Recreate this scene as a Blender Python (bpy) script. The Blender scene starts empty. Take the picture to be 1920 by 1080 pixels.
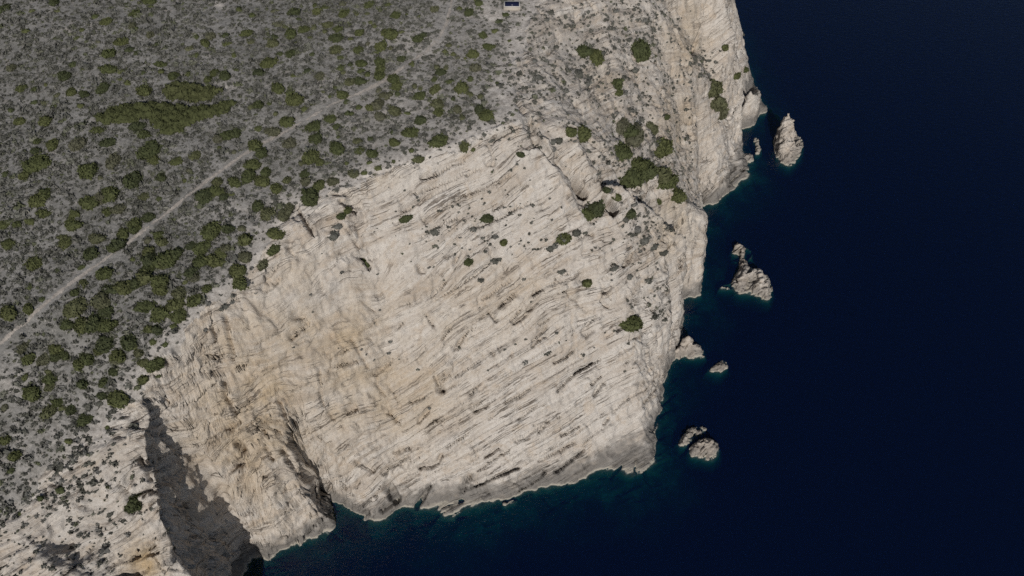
import bpy, math, random
import numpy as np
from mathutils import Vector
from mathutils.geometry import delaunay_2d_cdt

C = bpy.context.scene.collection
S = bpy.context.scene
rng = np.random.default_rng(7)
random.seed(7)

# ------------------------------------------------------------------ camera
ZC, PITCH, FPX = 150.0, math.radians(52), 1507.0      # drone height over the sea, downward pitch, focal length (px at 1920 wide)
cam = bpy.data.cameras.new("camera")
cam.sensor_width = 36.0
cam.lens = 36.0 * FPX / 1920.0
cam.clip_start = 1.0
cam.clip_end = 30000.0
cam_o = bpy.data.objects.new("camera", cam)
cam_o.location = (0, 0, ZC)
cam_o.rotation_euler = (math.pi / 2 - PITCH, 0, 0)
C.objects.link(cam_o)
S.camera = cam_o


def ray(px, py):
    a = (np.asarray(px, float) - 960) / FPX
    b = (540 - np.asarray(py, float)) / FPX
    return np.stack([a, math.cos(PITCH) + b * math.sin(PITCH), -math.sin(PITCH) + b * math.cos(PITCH)], -1)


def up(px, py, z):                                     # photo point at a known height -> place in the world
    d = ray(px, py)
    t = (np.asarray(z, float) - ZC) / d[..., 2]
    return d * t[..., None] + np.array([0, 0, ZC])


def proj(P):
    d = P - np.array([0, 0, ZC])
    dep = d[..., 1] * math.cos(PITCH) - d[..., 2] * math.sin(PITCH)
    v = d[..., 1] * math.sin(PITCH) + d[..., 2] * math.cos(PITCH)
    dep = np.where(dep > 1, dep, 1)
    return 960 + FPX * d[..., 0] / dep, 540 - FPX * v / dep, dep


# ------------------------------------------------------------------ light
anti = ray(905, 70)
anti = anti / np.linalg.norm(anti)                     # shadows run this way
SUN_EL = math.asin(-anti[2])
sun = bpy.data.lights.new("sun", "SUN")
sun.energy = 3.6
sun.angle = math.radians(0.53)
sun.color = (1.0, 0.96, 0.905)
sun_o = bpy.data.objects.new("sun", sun)
sun_o.rotation_euler = Vector(anti).to_track_quat('-Z', 'Y').to_euler()
sun_o.location = (60, -200, 260)
C.objects.link(sun_o)
world = bpy.data.worlds.new("World")
S.world = world
world.use_nodes = True
wn = world.node_tree
sky = wn.nodes.new("ShaderNodeTexSky")
sky.sky_type = 'NISHITA'
sky.sun_disc = False
sky.sun_elevation = SUN_EL
sky.sun_rotation = math.atan2(-anti[0], -anti[1])
sky.altitude = 100
bg = wn.nodes["Background"]
wn.links.new(sky.outputs[0], bg.inputs[0])
bg.inputs[1].default_value = 0.05
S.view_settings.view_transform = 'Standard'
S.view_settings.look = 'None'
S.view_settings.exposure = 0.0
S.view_settings.gamma = 1.0
S.cycles.use_denoising = False
S.cycles.max_bounces = 6
S.cycles.sample_clamp_indirect = 1.5
S.cycles.diffuse_bounces = 3
S.cycles.transparent_max_bounces = 8


# ------------------------------------------------------------------ noise
_perm = rng.permutation(256)
_perm = np.concatenate([_perm, _perm, _perm]).astype(np.int32)
_g = rng.normal(size=(256, 3))
_g = (_g / np.linalg.norm(_g, axis=1)[:, None]).astype(np.float32)


def perlin(P):
    P = np.asarray(P, np.float32)
    f = np.floor(P)
    i = f.astype(np.int64) & 255
    u = P - f
    w = u * u * u * (u * (u * 6 - 15) + 10)
    out = np.zeros(len(P), np.float32)
    for dx in (0, 1):
        wx = w[:, 0] if dx else 1 - w[:, 0]
        px_ = _perm[(i[:, 0] + dx) & 255]
        for dy in (0, 1):
            wy = w[:, 1] if dy else 1 - w[:, 1]
            pxy = _perm[px_ + ((i[:, 1] + dy) & 255)]
            for dz in (0, 1):
                wz = w[:, 2] if dz else 1 - w[:, 2]
                g = _g[_perm[pxy + ((i[:, 2] + dz) & 255)]]
                out += wx * wy * wz * (g[:, 0] * (u[:, 0] - dx) + g[:, 1] * (u[:, 1] - dy) + g[:, 2] * (u[:, 2] - dz))
    return out * 1.5


def fbm(P, octv=4, gain=0.5, ridged=False):
    out = np.zeros(len(P), np.float32)
    a, tot = 1.0, 0.0
    Q = np.asarray(P, np.float32).copy()
    for _ in range(octv):
        n = perlin(Q)
        if ridged:
            n = 1 - 2 * np.abs(n)
        out += a * n
        tot += a
        a *= gain
        Q = Q * 2.03 + 17.3
    return out / tot


def sstep(a, b, x):
    t = np.clip((x - a) / (b - a), 0, 1)
    return t * t * (3 - 2 * t)


# ------------------------------------------------------------------ shape of the coast, in photo points with heights
def W(pts):
    a = np.array(pts, float)
    return up(a[:, 0], a[:, 1], a[:, 2])


def Z0(pts):
    a = np.array(pts, float)
    return up(a[:, 0], a[:, 1], np.zeros(len(a)))


coast_px = [(473, 1068), (500, 1046), (530, 1030), (575, 1018), (622, 985), (616, 966), (606, 944), (604, 928), (618, 932),
            (632, 938), (652, 946), (680, 968), (695, 974), (735, 965), (748, 953), (790, 952), (830, 965), (860, 963), (900, 950),
            (920, 937), (960, 932), (1000, 920), (1050, 905), (1100, 893), (1150, 880), (1180, 897), (1215, 888), (1230, 870),
            (1232, 850), (1235, 825), (1226, 805), (1241, 770), (1238, 745), (1246, 705), (1255, 685), (1265, 655), (1272, 625),
            (1274, 590), (1270, 558), (1282, 553), (1292, 556), (1309, 553), (1310, 520), (1317, 460), (1319, 420), (1313, 388),
            (1325, 379), (1341, 383), (1352, 371), (1372, 356), (1386, 348), (1408, 325), (1400, 310), (1404, 295), (1390, 280),
            (1378, 262), (1365, 242), (1376, 236), (1390, 241), (1403, 238), (1414, 226), (1420, 214), (1438, 212), (1443, 203),
            (1430, 187), (1412, 150), (1394, 100), (1380, 55), (1352, -10), (1330, -80), (1300, -150), (1220, -250)]
coast = np.vstack([np.array([(-43, -60, 0), (-44.5, 20, 0), (-45.2, 41, 0), (-46.4, 44.5, 0), (-47.6, 47, 0), (-48.4, 50.4, 0)]), Z0(coast_px)])
closing = np.array([(95, 420, 0), (-400, 420, 0), (-400, -60, 0)], float)
land_poly = np.vstack([coast, closing])

rim = W([(-60, 1110, 35), (40, 1000, 39), (130, 900, 43), (240, 770, 48), (318, 650, 53), (430, 540, 56), (500, 470, 57.5), (545, 392, 59),
         (700, 330, 60.5), (870, 270, 62), (985, 225, 63), (955, 150, 64), (985, 80, 65), (1005, 30, 66), (1010, -40, 67), (1020, -150, 70), (1030, -300, 72)])
plateau_pts = np.array([(-95, 133, 66), (-95, 85, 58), (-95, 45, 50), (-95, 10, 40), (-150, 20, 46), (-150, 120, 66), (-150, 260, 76), (-40, 260, 74),
                        (-40, 150, 68), (-40, 120, 64.5), (-65, 100, 62), (-70, 70, 55), (-20, 200, 71), (-400, 420, 90), (-400, -60, 50), (0, 418, 76), (-150, 418, 82)])
g1 = W([(1000, 238, 61), (1045, 300, 55), (1090, 352, 48.5), (1150, 400, 40), (1215, 480, 26), (1258, 535, 8)])
r1 = W([(1030, 245, 61.5), (1100, 287, 56.5), (1170, 338, 49.5), (1240, 392, 40), (1290, 440, 30)])
g2 = W([(1075, 235, 58.5), (1150, 282, 50), (1210, 325, 42), (1265, 370, 32), (1305, 383, 14)])
s1 = W([(995, 250, 61), (1055, 335, 54), (1115, 440, 43), (1165, 520, 34), (1195, 610, 23), (1210, 700, 12.5), (1205, 790, 6)])
sil_mid = W([(1309, 380, 13), (1322, 402, 21), (1328, 440, 24), (1318, 495, 9)])
sil_nose = W([(1281, 556, 17), (1285, 600, 19), (1275, 642, 14), (1252, 690, 4)])
R1 = W([(1120, -60, 66), (1215, 0, 57), (1260, 60, 49), (1300, 110, 41), (1345, 180, 27), (1364, 230, 4)])
foot = W([(1238, 0, 53), (1275, 52, 44), (1315, 107, 34), (1355, 175, 17)])
sil_far = W([(1440, 196, 3), (1430, 172, 8), (1410, 138, 18), (1397, 90, 31), (1386, 50, 39), (1363, -10, 48), (1345, -80, 54), (1330, -150, 60)])
prom = np.array([(-52.4, 61.0, 50), (-53.4, 58.0, 47.5)] + [tuple(p_) for p_ in W([(290, 790, 46), (284, 840, 43.5), (306, 905, 39.5), (314, 965, 35.5), (334, 1020, 31), (364, 1055, 26)])] + [(-48.6, 38, 23), (-49, 20, 22)])
gul = np.array([(-50.4, 61.2, 40), (-50.1, 59.2, 31), (-49.6, 56.6, 21), (-49.0, 54.2, 11), (-48.5, 52.0, 3)])
rib = W([(412, 705, 43.6), (430, 760, 37.9), (442, 800, 33.9), (472, 870, 25.9), (508, 950, 15.8), (522, 1010, 7.6)])
cleft = W([(530, 793, 29.4), (548, 835, 24.0), (570, 880, 16.5)])
rib2 = W([(505, 800, 30.5), (545, 880, 20.6), (578, 925, 13.6), (602, 968, 6)])
misc = W([(560, 720, 35.2), (600, 820, 23.2), (650, 890, 12.5), (1310, 330, 17), (1345, 300, 12), (1365, 262, 7), (1290, 540, 4), (1295, 505, 9),
          (1330, 360, 6), (1385, 225, 6), (1378, 180, 18), (1420, 195, 6), (1403, 205, 8), (1400, 168, 14), (90, 1060, 37.5), (230, 985, 35), (250, 880, 42.5), (180, 1040, 33), (300, 1060, 29), (228, 1062, 30.4), (262, 1035, 31.3),
          (1240, 470, 25), (1265, 610, 17.5), (1235, 700, 7)])


def tin():
    V, H, E_ = [], [], []

    def add(P, chain=True, closed=False):
        b = len(V)
        for p in P:
            V.append(Vector((p[0], p[1])))
            H.append(p[2])
        if chain:
            for i in range(len(P) - 1):
                E_.append((b + i, b + i + 1))
            if closed:
                E_.append((b + len(P) - 1, b))
    add(land_poly, True, True)
    for i in range(len(closing)):                       # the land's far border stands at plateau height
        H[len(coast) + i] = (72, 90, 50)[i]
    for P in (rim, g1, r1, g2, s1, sil_mid, sil_nose, R1, foot, sil_far, prom, gul, rib, cleft, rib2):
        add(P)
    add(plateau_pts, False)
    add(misc, False)
    vo, eo, fo, ov, oe, of = delaunay_2d_cdt(V, E_, [], 0, 1e-4)
    hz = np.array([np.mean([H[k] for k in o]) if o else np.nan for o in ov])
    xy = np.array([(v.x, v.y) for v in vo])
    bad = np.isnan(hz)
    for k in np.where(bad)[0]:                          # crossings of two lines: take the nearest known height
        d = ((xy - xy[k]) ** 2).sum(1)
        d[bad] = 1e9
        j = np.argsort(d)[:2]
        w = 1 / (np.sqrt(d[j]) + .01)
        hz[k] = (hz[j] * w).sum() / w.sum()
    return xy, hz, fo


GX0, GY0, GS = -170.0, 5.0, 0.4
gx = np.arange(GX0, 130, GS)
gy = np.arange(GY0, 410, GS)


def in_poly(X, Y, poly):
    ins = np.zeros(X.shape, bool)
    n = len(poly)
    for i in range(n):
        x0, y0 = poly[i][0], poly[i][1]
        x1, y1 = poly[(i + 1) % n][0], poly[(i + 1) % n][1]
        if y0 == y1:
            continue
        c = ((y0 > Y) != (y1 > Y)) & (X < (x1 - x0) * (Y - y0) / (y1 - y0) + x0)
        ins ^= c
    return ins


def poly_dist(X, Y, line):
    best = np.full(X.shape, 1e9, np.float64)
    for i in range(len(line) - 1):
        ax, ay = line[i][0], line[i][1]
        bx, by = line[i + 1][0] - ax, line[i + 1][1] - ay
        t = np.clip(((X - ax) * bx + (Y - ay) * by) / (bx * bx + by * by + 1e-12), 0, 1)
        d = (X - ax - t * bx) ** 2 + (Y - ay - t * by) ** 2
        np.minimum(best, d, out=best)
    return np.sqrt(best)


def blur(a, s):
    r = int(math.ceil(3 * s))
    k = np.exp(-0.5 * (np.arange(-r, r + 1) / s) ** 2)
    k /= k.sum()
    for ax in (0, 1):
        p = np.pad(a, [(r, r) if i == ax else (0, 0) for i in (0, 1)], mode='edge')
        o = np.zeros_like(a)
        for i, w in enumerate(k):
            o += w * (p[i:i + a.shape[0]] if ax == 0 else p[:, i:i + a.shape[1]])
        a = o
    return a


def base_grid():
    xy, hz, tris = tin()
    Hg = np.full((len(gy), len(gx)), np.nan)
    for f in tris:
        (x0, y0), (x1, y1), (x2, y2) = xy[f[0]], xy[f[1]], xy[f[2]]
        i0 = max(0, int((min(x0, x1, x2) - GX0) / GS)); i1 = min(len(gx), int((max(x0, x1, x2) - GX0) / GS) + 2)
        j0 = max(0, int((min(y0, y1, y2) - GY0) / GS)); j1 = min(len(gy), int((max(y0, y1, y2) - GY0) / GS) + 2)
        if i1 <= i0 or j1 <= j0:
            continue
        den = (y1 - y2) * (x0 - x2) + (x2 - x1) * (y0 - y2)
        if abs(den) < 1e-9:
            continue
        X, Y = np.meshgrid(gx[i0:i1], gy[j0:j1])
        a = ((y1 - y2) * (X - x2) + (x2 - x1) * (Y - y2)) / den
        b = ((y2 - y0) * (X - x2) + (x0 - x2) * (Y - y2)) / den
        c = 1 - a - b
        m = (a >= -1e-6) & (b >= -1e-6) & (c >= -1e-6)
        sub = Hg[j0:j1, i0:i1]
        sub[m] = (a * hz[f[0]] + b * hz[f[1]] + c * hz[f[2]])[m]
    X, Y = np.meshgrid(gx, gy)
    land = in_poly(X, Y, land_poly) & ~np.isnan(Hg)
    Xc, Yc = np.meshgrid(gx[::4], gy[::4])
    dc = poly_dist(Xc, Yc, coast)
    d = np.kron(dc, np.ones((4, 4)))[:len(gy), :len(gx)]
    d = blur(d, 2.0)
    n = fbm(np.stack([X.ravel() / 9, Y.ravel() / 9, np.zeros(X.size)], -1), 4).reshape(X.shape)
    sea = -(0.3 + 0.75 * np.minimum(d, 2.2) + 0.28 * np.clip(d - 2.2, 0, 8) + 0.9 * np.maximum(d - 10.2, 0)) * (1 + 0.5 * n)
    sea = np.maximum(sea, -46)
    Hg = np.where(land, np.maximum(Hg, 0.0), sea)
    return blur(Hg, 1.4), land


HB, LAND = base_grid()


def samp(G, x, y):
    fx = np.clip((x - GX0) / GS, 0, len(gx) - 1.001)
    fy = np.clip((y - GY0) / GS, 0, len(gy) - 1.001)
    i, j = fx.astype(int), fy.astype(int)
    u, v = fx - i, fy - j
    return (G[j, i] * (1 - u) + G[j, i + 1] * u) * (1 - v) + (G[j + 1, i] * (1 - u) + G[j + 1, i + 1] * u) * v


def pick(px, py):                                       # first ground point met along a photo ray
    d = ray(px, py)
    d = d / np.linalg.norm(d, axis=-1, keepdims=True)
    t = np.full(d.shape[0], 60.0)
    done = np.zeros(d.shape[0], bool)
    for _ in range(1000):
        z = ZC + d[:, 2] * t
        h = np.maximum(samp(HB, d[:, 0] * t, d[:, 1] * t), 0)
        done |= z <= h
        if done.all():
            break
        t = np.where(done, t, t + 0.3)
    t -= 0.15
    return np.stack([d[:, 0] * t, d[:, 1] * t, ZC + d[:, 2] * t], -1)


# ------------------------------------------------------------------ materials
def mat(name):
    m = bpy.data.materials.new(name)
    m.use_nodes = True
    nt = m.node_tree
    b = nt.nodes["Principled BSDF"]
    b.inputs["Roughness"].default_value = 0.9
    b.inputs["Specular IOR Level"].default_value = 0.15
    return m, nt, b


def N(nt, t, **kw):
    n = nt.nodes.new(t)
    for k, v in kw.items():
        if k.startswith("i_"):
            n.inputs[k[2:]].default_value = v
        else:
            setattr(n, k, v)
    return n


def mix(nt, fac, a, b, mode='MIX'):
    n = nt.nodes.new("ShaderNodeMix")
    n.data_type = 'RGBA'
    n.blend_type = mode
    for s, v in ((0, fac), (6, a), (7, b)):
        if hasattr(v, "is_linked"):
            nt.links.new(v, n.inputs[s])
        else:
            n.inputs[s].default_value = v if s == 0 else (*v, 1)
    return n.outputs[2]


def ramp(nt, src, *stops):
    r = nt.nodes.new("ShaderNodeValToRGB")
    els = r.color_ramp.elements
    while len(els) < len(stops):
        els.new(0.5)
    for e, (p, c) in zip(els, stops):
        e.position = p
        e.color = (c, c, c, 1) if isinstance(c, (int, float)) else (*c, 1)
    nt.links.new(src, r.inputs[0])
    return r.outputs[0]


def attr(nt, name, out=2):
    a = nt.nodes.new("ShaderNodeAttribute")
    a.attribute_name = name
    return a.outputs[out]


def noise(nt, scale, detail=6, rough=0.6, vec=None, dist=0.0):
    n = nt.nodes.new("ShaderNodeTexNoise")
    n.inputs["Scale"].default_value = scale
    n.inputs["Detail"].default_value = detail
    n.inputs["Roughness"].default_value = rough
    n.inputs["Distortion"].default_value = dist
    if vec is None:
        g = nt.nodes.new("ShaderNodeNewGeometry")
        vec = g.outputs["Position"]
    nt.links.new(vec, n.inputs["Vector"])
    return n.outputs[0]


def bump(nt, b, h, strength, dist):
    n = nt.nodes.new("ShaderNodeBump")
    n.inputs["Strength"].default_value = strength
    n.inputs["Distance"].default_value = dist
    nt.links.new(h, n.inputs["Height"])
    nt.links.new(n.outputs[0], b.inputs["Normal"])


def rock_material(name, attrs=True):
    m, nt, b = mat(name)
    L = nt.links
    geo = nt.nodes.new("ShaderNodeNewGeometry")
    big = noise(nt, 0.09, 5, 0.55)
    col = mix(nt, ramp(nt, big, (0.36, 0.0), (0.64, 1.0)), (0.382, 0.332, 0.281), (0.443, 0.406, 0.366))
    if attrs:
        bed = attr(nt, "bed", 1)
        mp = N(nt, "ShaderNodeMapping")
        mp.inputs["Scale"].default_value = (1.0, 0.06, 0.12)
        L.new(bed, mp.inputs[0])
        st = noise(nt, 0.9, 6, 0.7, mp.outputs[0])
        col = mix(nt, ramp(nt, st, (0.44, 0.0), (0.60, 0.9)), col, (0.50, 0.465, 0.425))
        col = mix(nt, ramp(nt, st, (0.32, 0.4), (0.46, 0.0)), col, (0.29, 0.248, 0.208))
        col = mix(nt, attr(nt, "warm"), col, (0.375, 0.285, 0.175))
        col = mix(nt, attr(nt, "pale"), col, (0.465, 0.435, 0.40))
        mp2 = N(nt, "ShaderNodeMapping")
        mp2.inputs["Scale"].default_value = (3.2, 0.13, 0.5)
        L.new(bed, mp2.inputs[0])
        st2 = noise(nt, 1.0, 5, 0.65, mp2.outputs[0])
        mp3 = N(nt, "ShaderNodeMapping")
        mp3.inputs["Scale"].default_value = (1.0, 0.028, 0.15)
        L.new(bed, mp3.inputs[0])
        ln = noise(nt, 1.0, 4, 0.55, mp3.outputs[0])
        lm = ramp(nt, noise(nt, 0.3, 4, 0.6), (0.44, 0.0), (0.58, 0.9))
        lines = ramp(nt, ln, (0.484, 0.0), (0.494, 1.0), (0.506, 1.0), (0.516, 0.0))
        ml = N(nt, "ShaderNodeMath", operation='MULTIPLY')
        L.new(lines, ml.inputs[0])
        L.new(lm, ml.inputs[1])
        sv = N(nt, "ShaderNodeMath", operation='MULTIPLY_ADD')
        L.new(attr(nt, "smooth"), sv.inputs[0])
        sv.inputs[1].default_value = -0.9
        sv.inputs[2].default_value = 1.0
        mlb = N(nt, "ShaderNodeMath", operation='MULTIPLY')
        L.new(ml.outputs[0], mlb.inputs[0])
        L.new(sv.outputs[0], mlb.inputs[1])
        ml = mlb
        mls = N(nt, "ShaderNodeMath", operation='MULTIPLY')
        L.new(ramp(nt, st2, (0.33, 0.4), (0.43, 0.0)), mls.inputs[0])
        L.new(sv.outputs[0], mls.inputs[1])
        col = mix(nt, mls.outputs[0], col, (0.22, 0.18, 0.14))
        col = mix(nt, ml.outputs[0], col, (0.11, 0.085, 0.065))           # shade and earth of thin bedding cracks, painted into the colour as dark lines
    pat = noise(nt, 0.35, 6, 0.65, dist=0.6)
    col = mix(nt, ramp(nt, pat, (0.52, 0.0), (0.68, 0.4)), col, (0.38, 0.29, 0.20))
    fine = noise(nt, 2.2, 6, 0.7)
    col = mix(nt, ramp(nt, fine, (0.3, 0.5), (0.48, 0.0)), col, (0.19, 0.16, 0.135))
    col = mix(nt, ramp(nt, fine, (0.55, 0.0), (0.75, 0.4)), col, (0.52, 0.49, 0.45))
    if attrs:
        scr = noise(nt, 1.1, 5, 0.65)
        mul = N(nt, "ShaderNodeMath", operation='MULTIPLY')
        L.new(attr(nt, "veg"), mul.inputs[0])
        L.new(ramp(nt, scr, (0.38, 0.45), (0.6, 1.0)), mul.inputs[1])
        col = mix(nt, mul.outputs[0], col, (0.165, 0.152, 0.14))
    # grey lichen belt above the waterline and the pale salt rim
    sep = N(nt, "ShaderNodeSeparateXYZ")
    L.new(geo.outputs["Position"], sep.inputs[0])
    wob = noise(nt, 0.55, 5, 0.6)
    ad = N(nt, "ShaderNodeMath", operation='MULTIPLY_ADD')
    L.new(wob, ad.inputs[0])
    ad.inputs[1].default_value = -8.0 if attrs else -3.0
    L.new(sep.outputs[2], ad.inputs[2])
    sc = N(nt, "ShaderNodeMapRange")
    sc.inputs[1].default_value = -2.4
    sc.inputs[2].default_value = 1.3
    L.new(ad.outputs[0], sc.inputs[0])
    col = mix(nt, ramp(nt, sc.outputs[0], (0.0, 0.85), (0.45, 0.6), (1.0, 0.0)), col, (0.115, 0.108, 0.10))
    sc2 = N(nt, "ShaderNodeMapRange")
    sc2.inputs[1].default_value = 0.05
    sc2.inputs[2].default_value = 0.45
    L.new(sep.outputs[2], sc2.inputs[0])
    col = mix(nt, ramp(nt, sc2.outputs[0], (0.0, 0.75), (1.0, 0.0)), col, (0.42, 0.385, 0.32))
    sc3 = N(nt, "ShaderNodeMapRange")
    sc3.inputs[1].default_value = -0.15
    sc3.inputs[2].default_value = 0.05
    L.new(sep.outputs[2], sc3.inputs[0])
    col = mix(nt, sc3.outputs[0], (0.075, 0.055, 0.035), col)
    spk = noise(nt, 4.2, 4, 0.7)
    col = mix(nt, ramp(nt, spk, (0.60, 0.0), (0.70, 0.6)), col, (0.17, 0.14, 0.115))
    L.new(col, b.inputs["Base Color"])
    hgt = noise(nt, 3.5, 8, 0.75)
    if attrs:
        am = N(nt, "ShaderNodeMath", operation='MULTIPLY_ADD')
        L.new(st2, am.inputs[0])
        am.inputs[1].default_value = 0.8
        L.new(hgt, am.inputs[2])
        am2 = N(nt, "ShaderNodeMath", operation='MULTIPLY_ADD')
        L.new(ml.outputs[0], am2.inputs[0])
        am2.inputs[1].default_value = -0.9
        L.new(am.outputs[0], am2.inputs[2])
        hgt = am2.outputs[0]
    bump(nt, b, hgt, 1.0, 0.2)
    return m


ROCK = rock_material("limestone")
ISLET_ROCK = rock_material("sea_limestone", False)


def ground_material():
    m, nt, b = mat("scrub_soil")
    n1 = noise(nt, 0.16, 4, 0.6)
    col = mix(nt, ramp(nt, n1, (0.35, 0.0), (0.65, 1.0)), (0.14, 0.136, 0.126), (0.22, 0.211, 0.20))
    n2 = noise(nt, 1.3, 7, 0.75)
    col = mix(nt, ramp(nt, n2, (0.36, 0.85), (0.52, 0.0)), col, (0.07, 0.068, 0.06))
    n3 = noise(nt, 3.1, 6, 0.75)
    col = mix(nt, ramp(nt, n3, (0.54, 0.0), (0.68, 0.7)), col, (0.40, 0.375, 0.345))
    n4 = noise(nt, 0.45, 5, 0.65, dist=0.8)
    col = mix(nt, ramp(nt, n4, (0.58, 0.0), (0.72, 0.55)), col, (0.30, 0.265, 0.235))
    col = mix(nt, attr(nt, "pale"), col, mix(nt, ramp(nt, n2, (0.35, 0.0), (0.6, 1.0)), (0.25, 0.225, 0.20), (0.47, 0.435, 0.40)))
    nt.links.new(col, b.inputs["Base Color"])
    bump(nt, b, n3, 1.0, 0.15)
    return m


GROUND = ground_material()


def path_material():
    m, nt, b = mat("trodden_soil")
    n = noise(nt, 2.0, 7, 0.7)
    col = mix(nt, ramp(nt, n, (0.35, 0.0), (0.65, 1.0)), (0.185, 0.165, 0.148), (0.36, 0.325, 0.29))
    nt.links.new(col, b.inputs["Base Color"])
    bump(nt, b, n, 0.5, 0.08)
    return m


def seabed_material():
    m, nt, b = mat("seabed_rock")
    n = noise(nt, 0.22, 6, 0.65, dist=0.5)
    col = mix(nt, ramp(nt, n, (0.42, 0.0), (0.62, 1.0)), (0.04, 0.04, 0.03), (0.17, 0.18, 0.14))
    col = mix(nt, ramp(nt, noise(nt, 1.4, 6, 0.7), (0.4, 0.7), (0.6, 0.0)), col, (0.05, 0.05, 0.035))
    geo = nt.nodes.new("ShaderNodeNewGeometry")
    sep = N(nt, "ShaderNodeSeparateXYZ")
    nt.links.new(geo.outputs["Position"], sep.inputs[0])
    sc = N(nt, "ShaderNodeMapRange")
    sc.inputs[1].default_value = -2.2
    sc.inputs[2].default_value = -1.1
    nt.links.new(sep.outputs[2], sc.inputs[0])
    col = mix(nt, sc.outputs[0], col, (0.038, 0.028, 0.018))       # brown weed belt below the waterline
    nt.links.new(col, b.inputs["Base Color"])
    return m


def water_material():
    m = bpy.data.materials.new("sea_water")
    m.use_nodes = True
    nt = m.node_tree
    nt.nodes.remove(nt.nodes["Principled BSDF"])
    out = nt.nodes["Material Output"]
    tr = N(nt, "ShaderNodeBsdfTransparent")
    tr.inputs[0].default_value = (0.92, 0.96, 0.98, 1)
    df = N(nt, "ShaderNodeBsdfDiffuse")
    df.inputs[0].default_value = (0.005, 0.022, 0.104, 1)
    gl = N(nt, "ShaderNodeBsdfGlossy")
    gl.inputs[0].default_value = (1, 1, 1, 1)
    gl.inputs["Roughness"].default_value = 0.06
    fr = N(nt, "ShaderNodeFresnel", i_IOR=1.333)
    geo = nt.nodes.new("ShaderNodeNewGeometry")
    mp = N(nt, "ShaderNodeMapping")
    mp.inputs["Scale"].default_value = (1.0, 2.2, 1.0)
    mp.inputs["Rotation"].default_value = (0, 0, 0.35)
    nt.links.new(geo.outputs["Position"], mp.inputs[0])
    h1 = noise(nt, 0.55, 5, 0.6, mp.outputs[0])
    bp = N(nt, "ShaderNodeBump")
    bp.inputs["Strength"].default_value = 0.35
    bp.inputs["Distance"].default_value = 0.25
    nt.links.new(h1, bp.inputs["Height"])
    for n in (gl, fr):
        nt.links.new(bp.outputs[0], n.inputs["Normal"])
    m1 = N(nt, "ShaderNodeMixShader")
    m1.inputs[0].default_value = 0.17
    nt.links.new(tr.outputs[0], m1.inputs[1])
    nt.links.new(df.outputs[0], m1.inputs[2])
    m2 = N(nt, "ShaderNodeMixShader")
    inv = N(nt, "ShaderNodeMath", operation='SUBTRACT')            # light rising through the surface leaves it freely
    inv.inputs[0].default_value = 1.0
    nt.links.new(geo.outputs["Backfacing"], inv.inputs[1])
    mf = N(nt, "ShaderNodeMath", operation='MULTIPLY')
    nt.links.new(fr.outputs[0], mf.inputs[0])
    nt.links.new(inv.outputs[0], mf.inputs[1])
    nt.links.new(mf.outputs[0], m2.inputs[0])
    nt.links.new(m1.outputs[0], m2.inputs[1])
    nt.links.new(gl.outputs[0], m2.inputs[2])
    nt.links.new(m2.outputs[0], out.inputs["Surface"])
    va = N(nt, "ShaderNodeVolumeAbsorption")
    va.inputs["Color"].default_value = (0.10, 0.80, 0.80, 1)
    va.inputs["Density"].default_value = 1.8
    nt.links.new(va.outputs[0], out.inputs["Volume"])
    return m


# ------------------------------------------------------------------ mesh helpers
def make_mesh(name, V, F, m, attrs=None, smooth=False, parent=None):
    me = bpy.data.meshes.new(name)
    V = np.ascontiguousarray(V, np.float32)
    F = np.ascontiguousarray(F, np.int32)
    me.vertices.add(len(V))
    me.vertices.foreach_set("co", V.ravel())
    k = F.shape[1]
    me.loops.add(F.size)
    me.loops.foreach_set("vertex_index", F.ravel())
    me.polygons.add(len(F))
    me.polygons.foreach_set("loop_start", np.arange(0, F.size, k, dtype=np.int32))
    me.polygons.foreach_set("loop_total", np.full(len(F), k, np.int32))
    me.update(calc_edges=True)
    if smooth:
        me.polygons.foreach_set("use_smooth", np.ones(len(F), bool))
    for an, av in (attrs or {}).items():
        t = 'FLOAT_VECTOR' if av.ndim == 2 else 'FLOAT'
        a = me.attributes.new(an, t, 'POINT')
        a.data.foreach_set("vector" if av.ndim == 2 else "value", np.ascontiguousarray(av, np.float32).ravel())
    me.materials.append(m)
    o = bpy.data.objects.new(name, me)
    if parent:
        o.parent = parent
    C.objects.link(o)
    return o


def submesh(V, F, mask_f, attrs):
    f = F[mask_f]
    used, inv = np.unique(f, return_inverse=True)
    return V[used], inv.reshape(f.shape), {k: a[used] for k, a in attrs.items()}


# ------------------------------------------------------------------ terrain
def steps(*segs):
    out = [segs[0][0]]
    for a, b, s in segs:
        n = max(1, int(round((b - a) / s)))
        out += list(a + (b - a) * (np.arange(1, n + 1)) / n)
    return np.array(out)


def outwards(start, first, end, sign):
    v, s, o = start, first, []
    while abs(v - start) < end:
        v += sign * s
        o.append(v)
        s *= 1.35
    return o


tx = steps((-112, -76, 0.32), (-76, -55, 0.2), (-55, -44, 0.09), (-44, -38, 0.17), (-38, 38, 0.21), (38, 78, 0.24))
tx = np.array(outwards(-112, 0.6, 6000, -1)[::-1] + list(tx) + outwards(78, 0.6, 8000, 1))
ty = steps((34, 70, 0.17), (70, 112, 0.2), (112, 190, 0.27))
ty = np.array(outwards(34, 0.6, 3000, -1)[::-1] + list(ty) + outwards(190, 0.6, 9000, 1))
X, Y = np.meshgrid(tx, ty)
nx, ny = len(tx), len(ty)
Xf, Yf = X.ravel(), Y.ravel()
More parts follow.
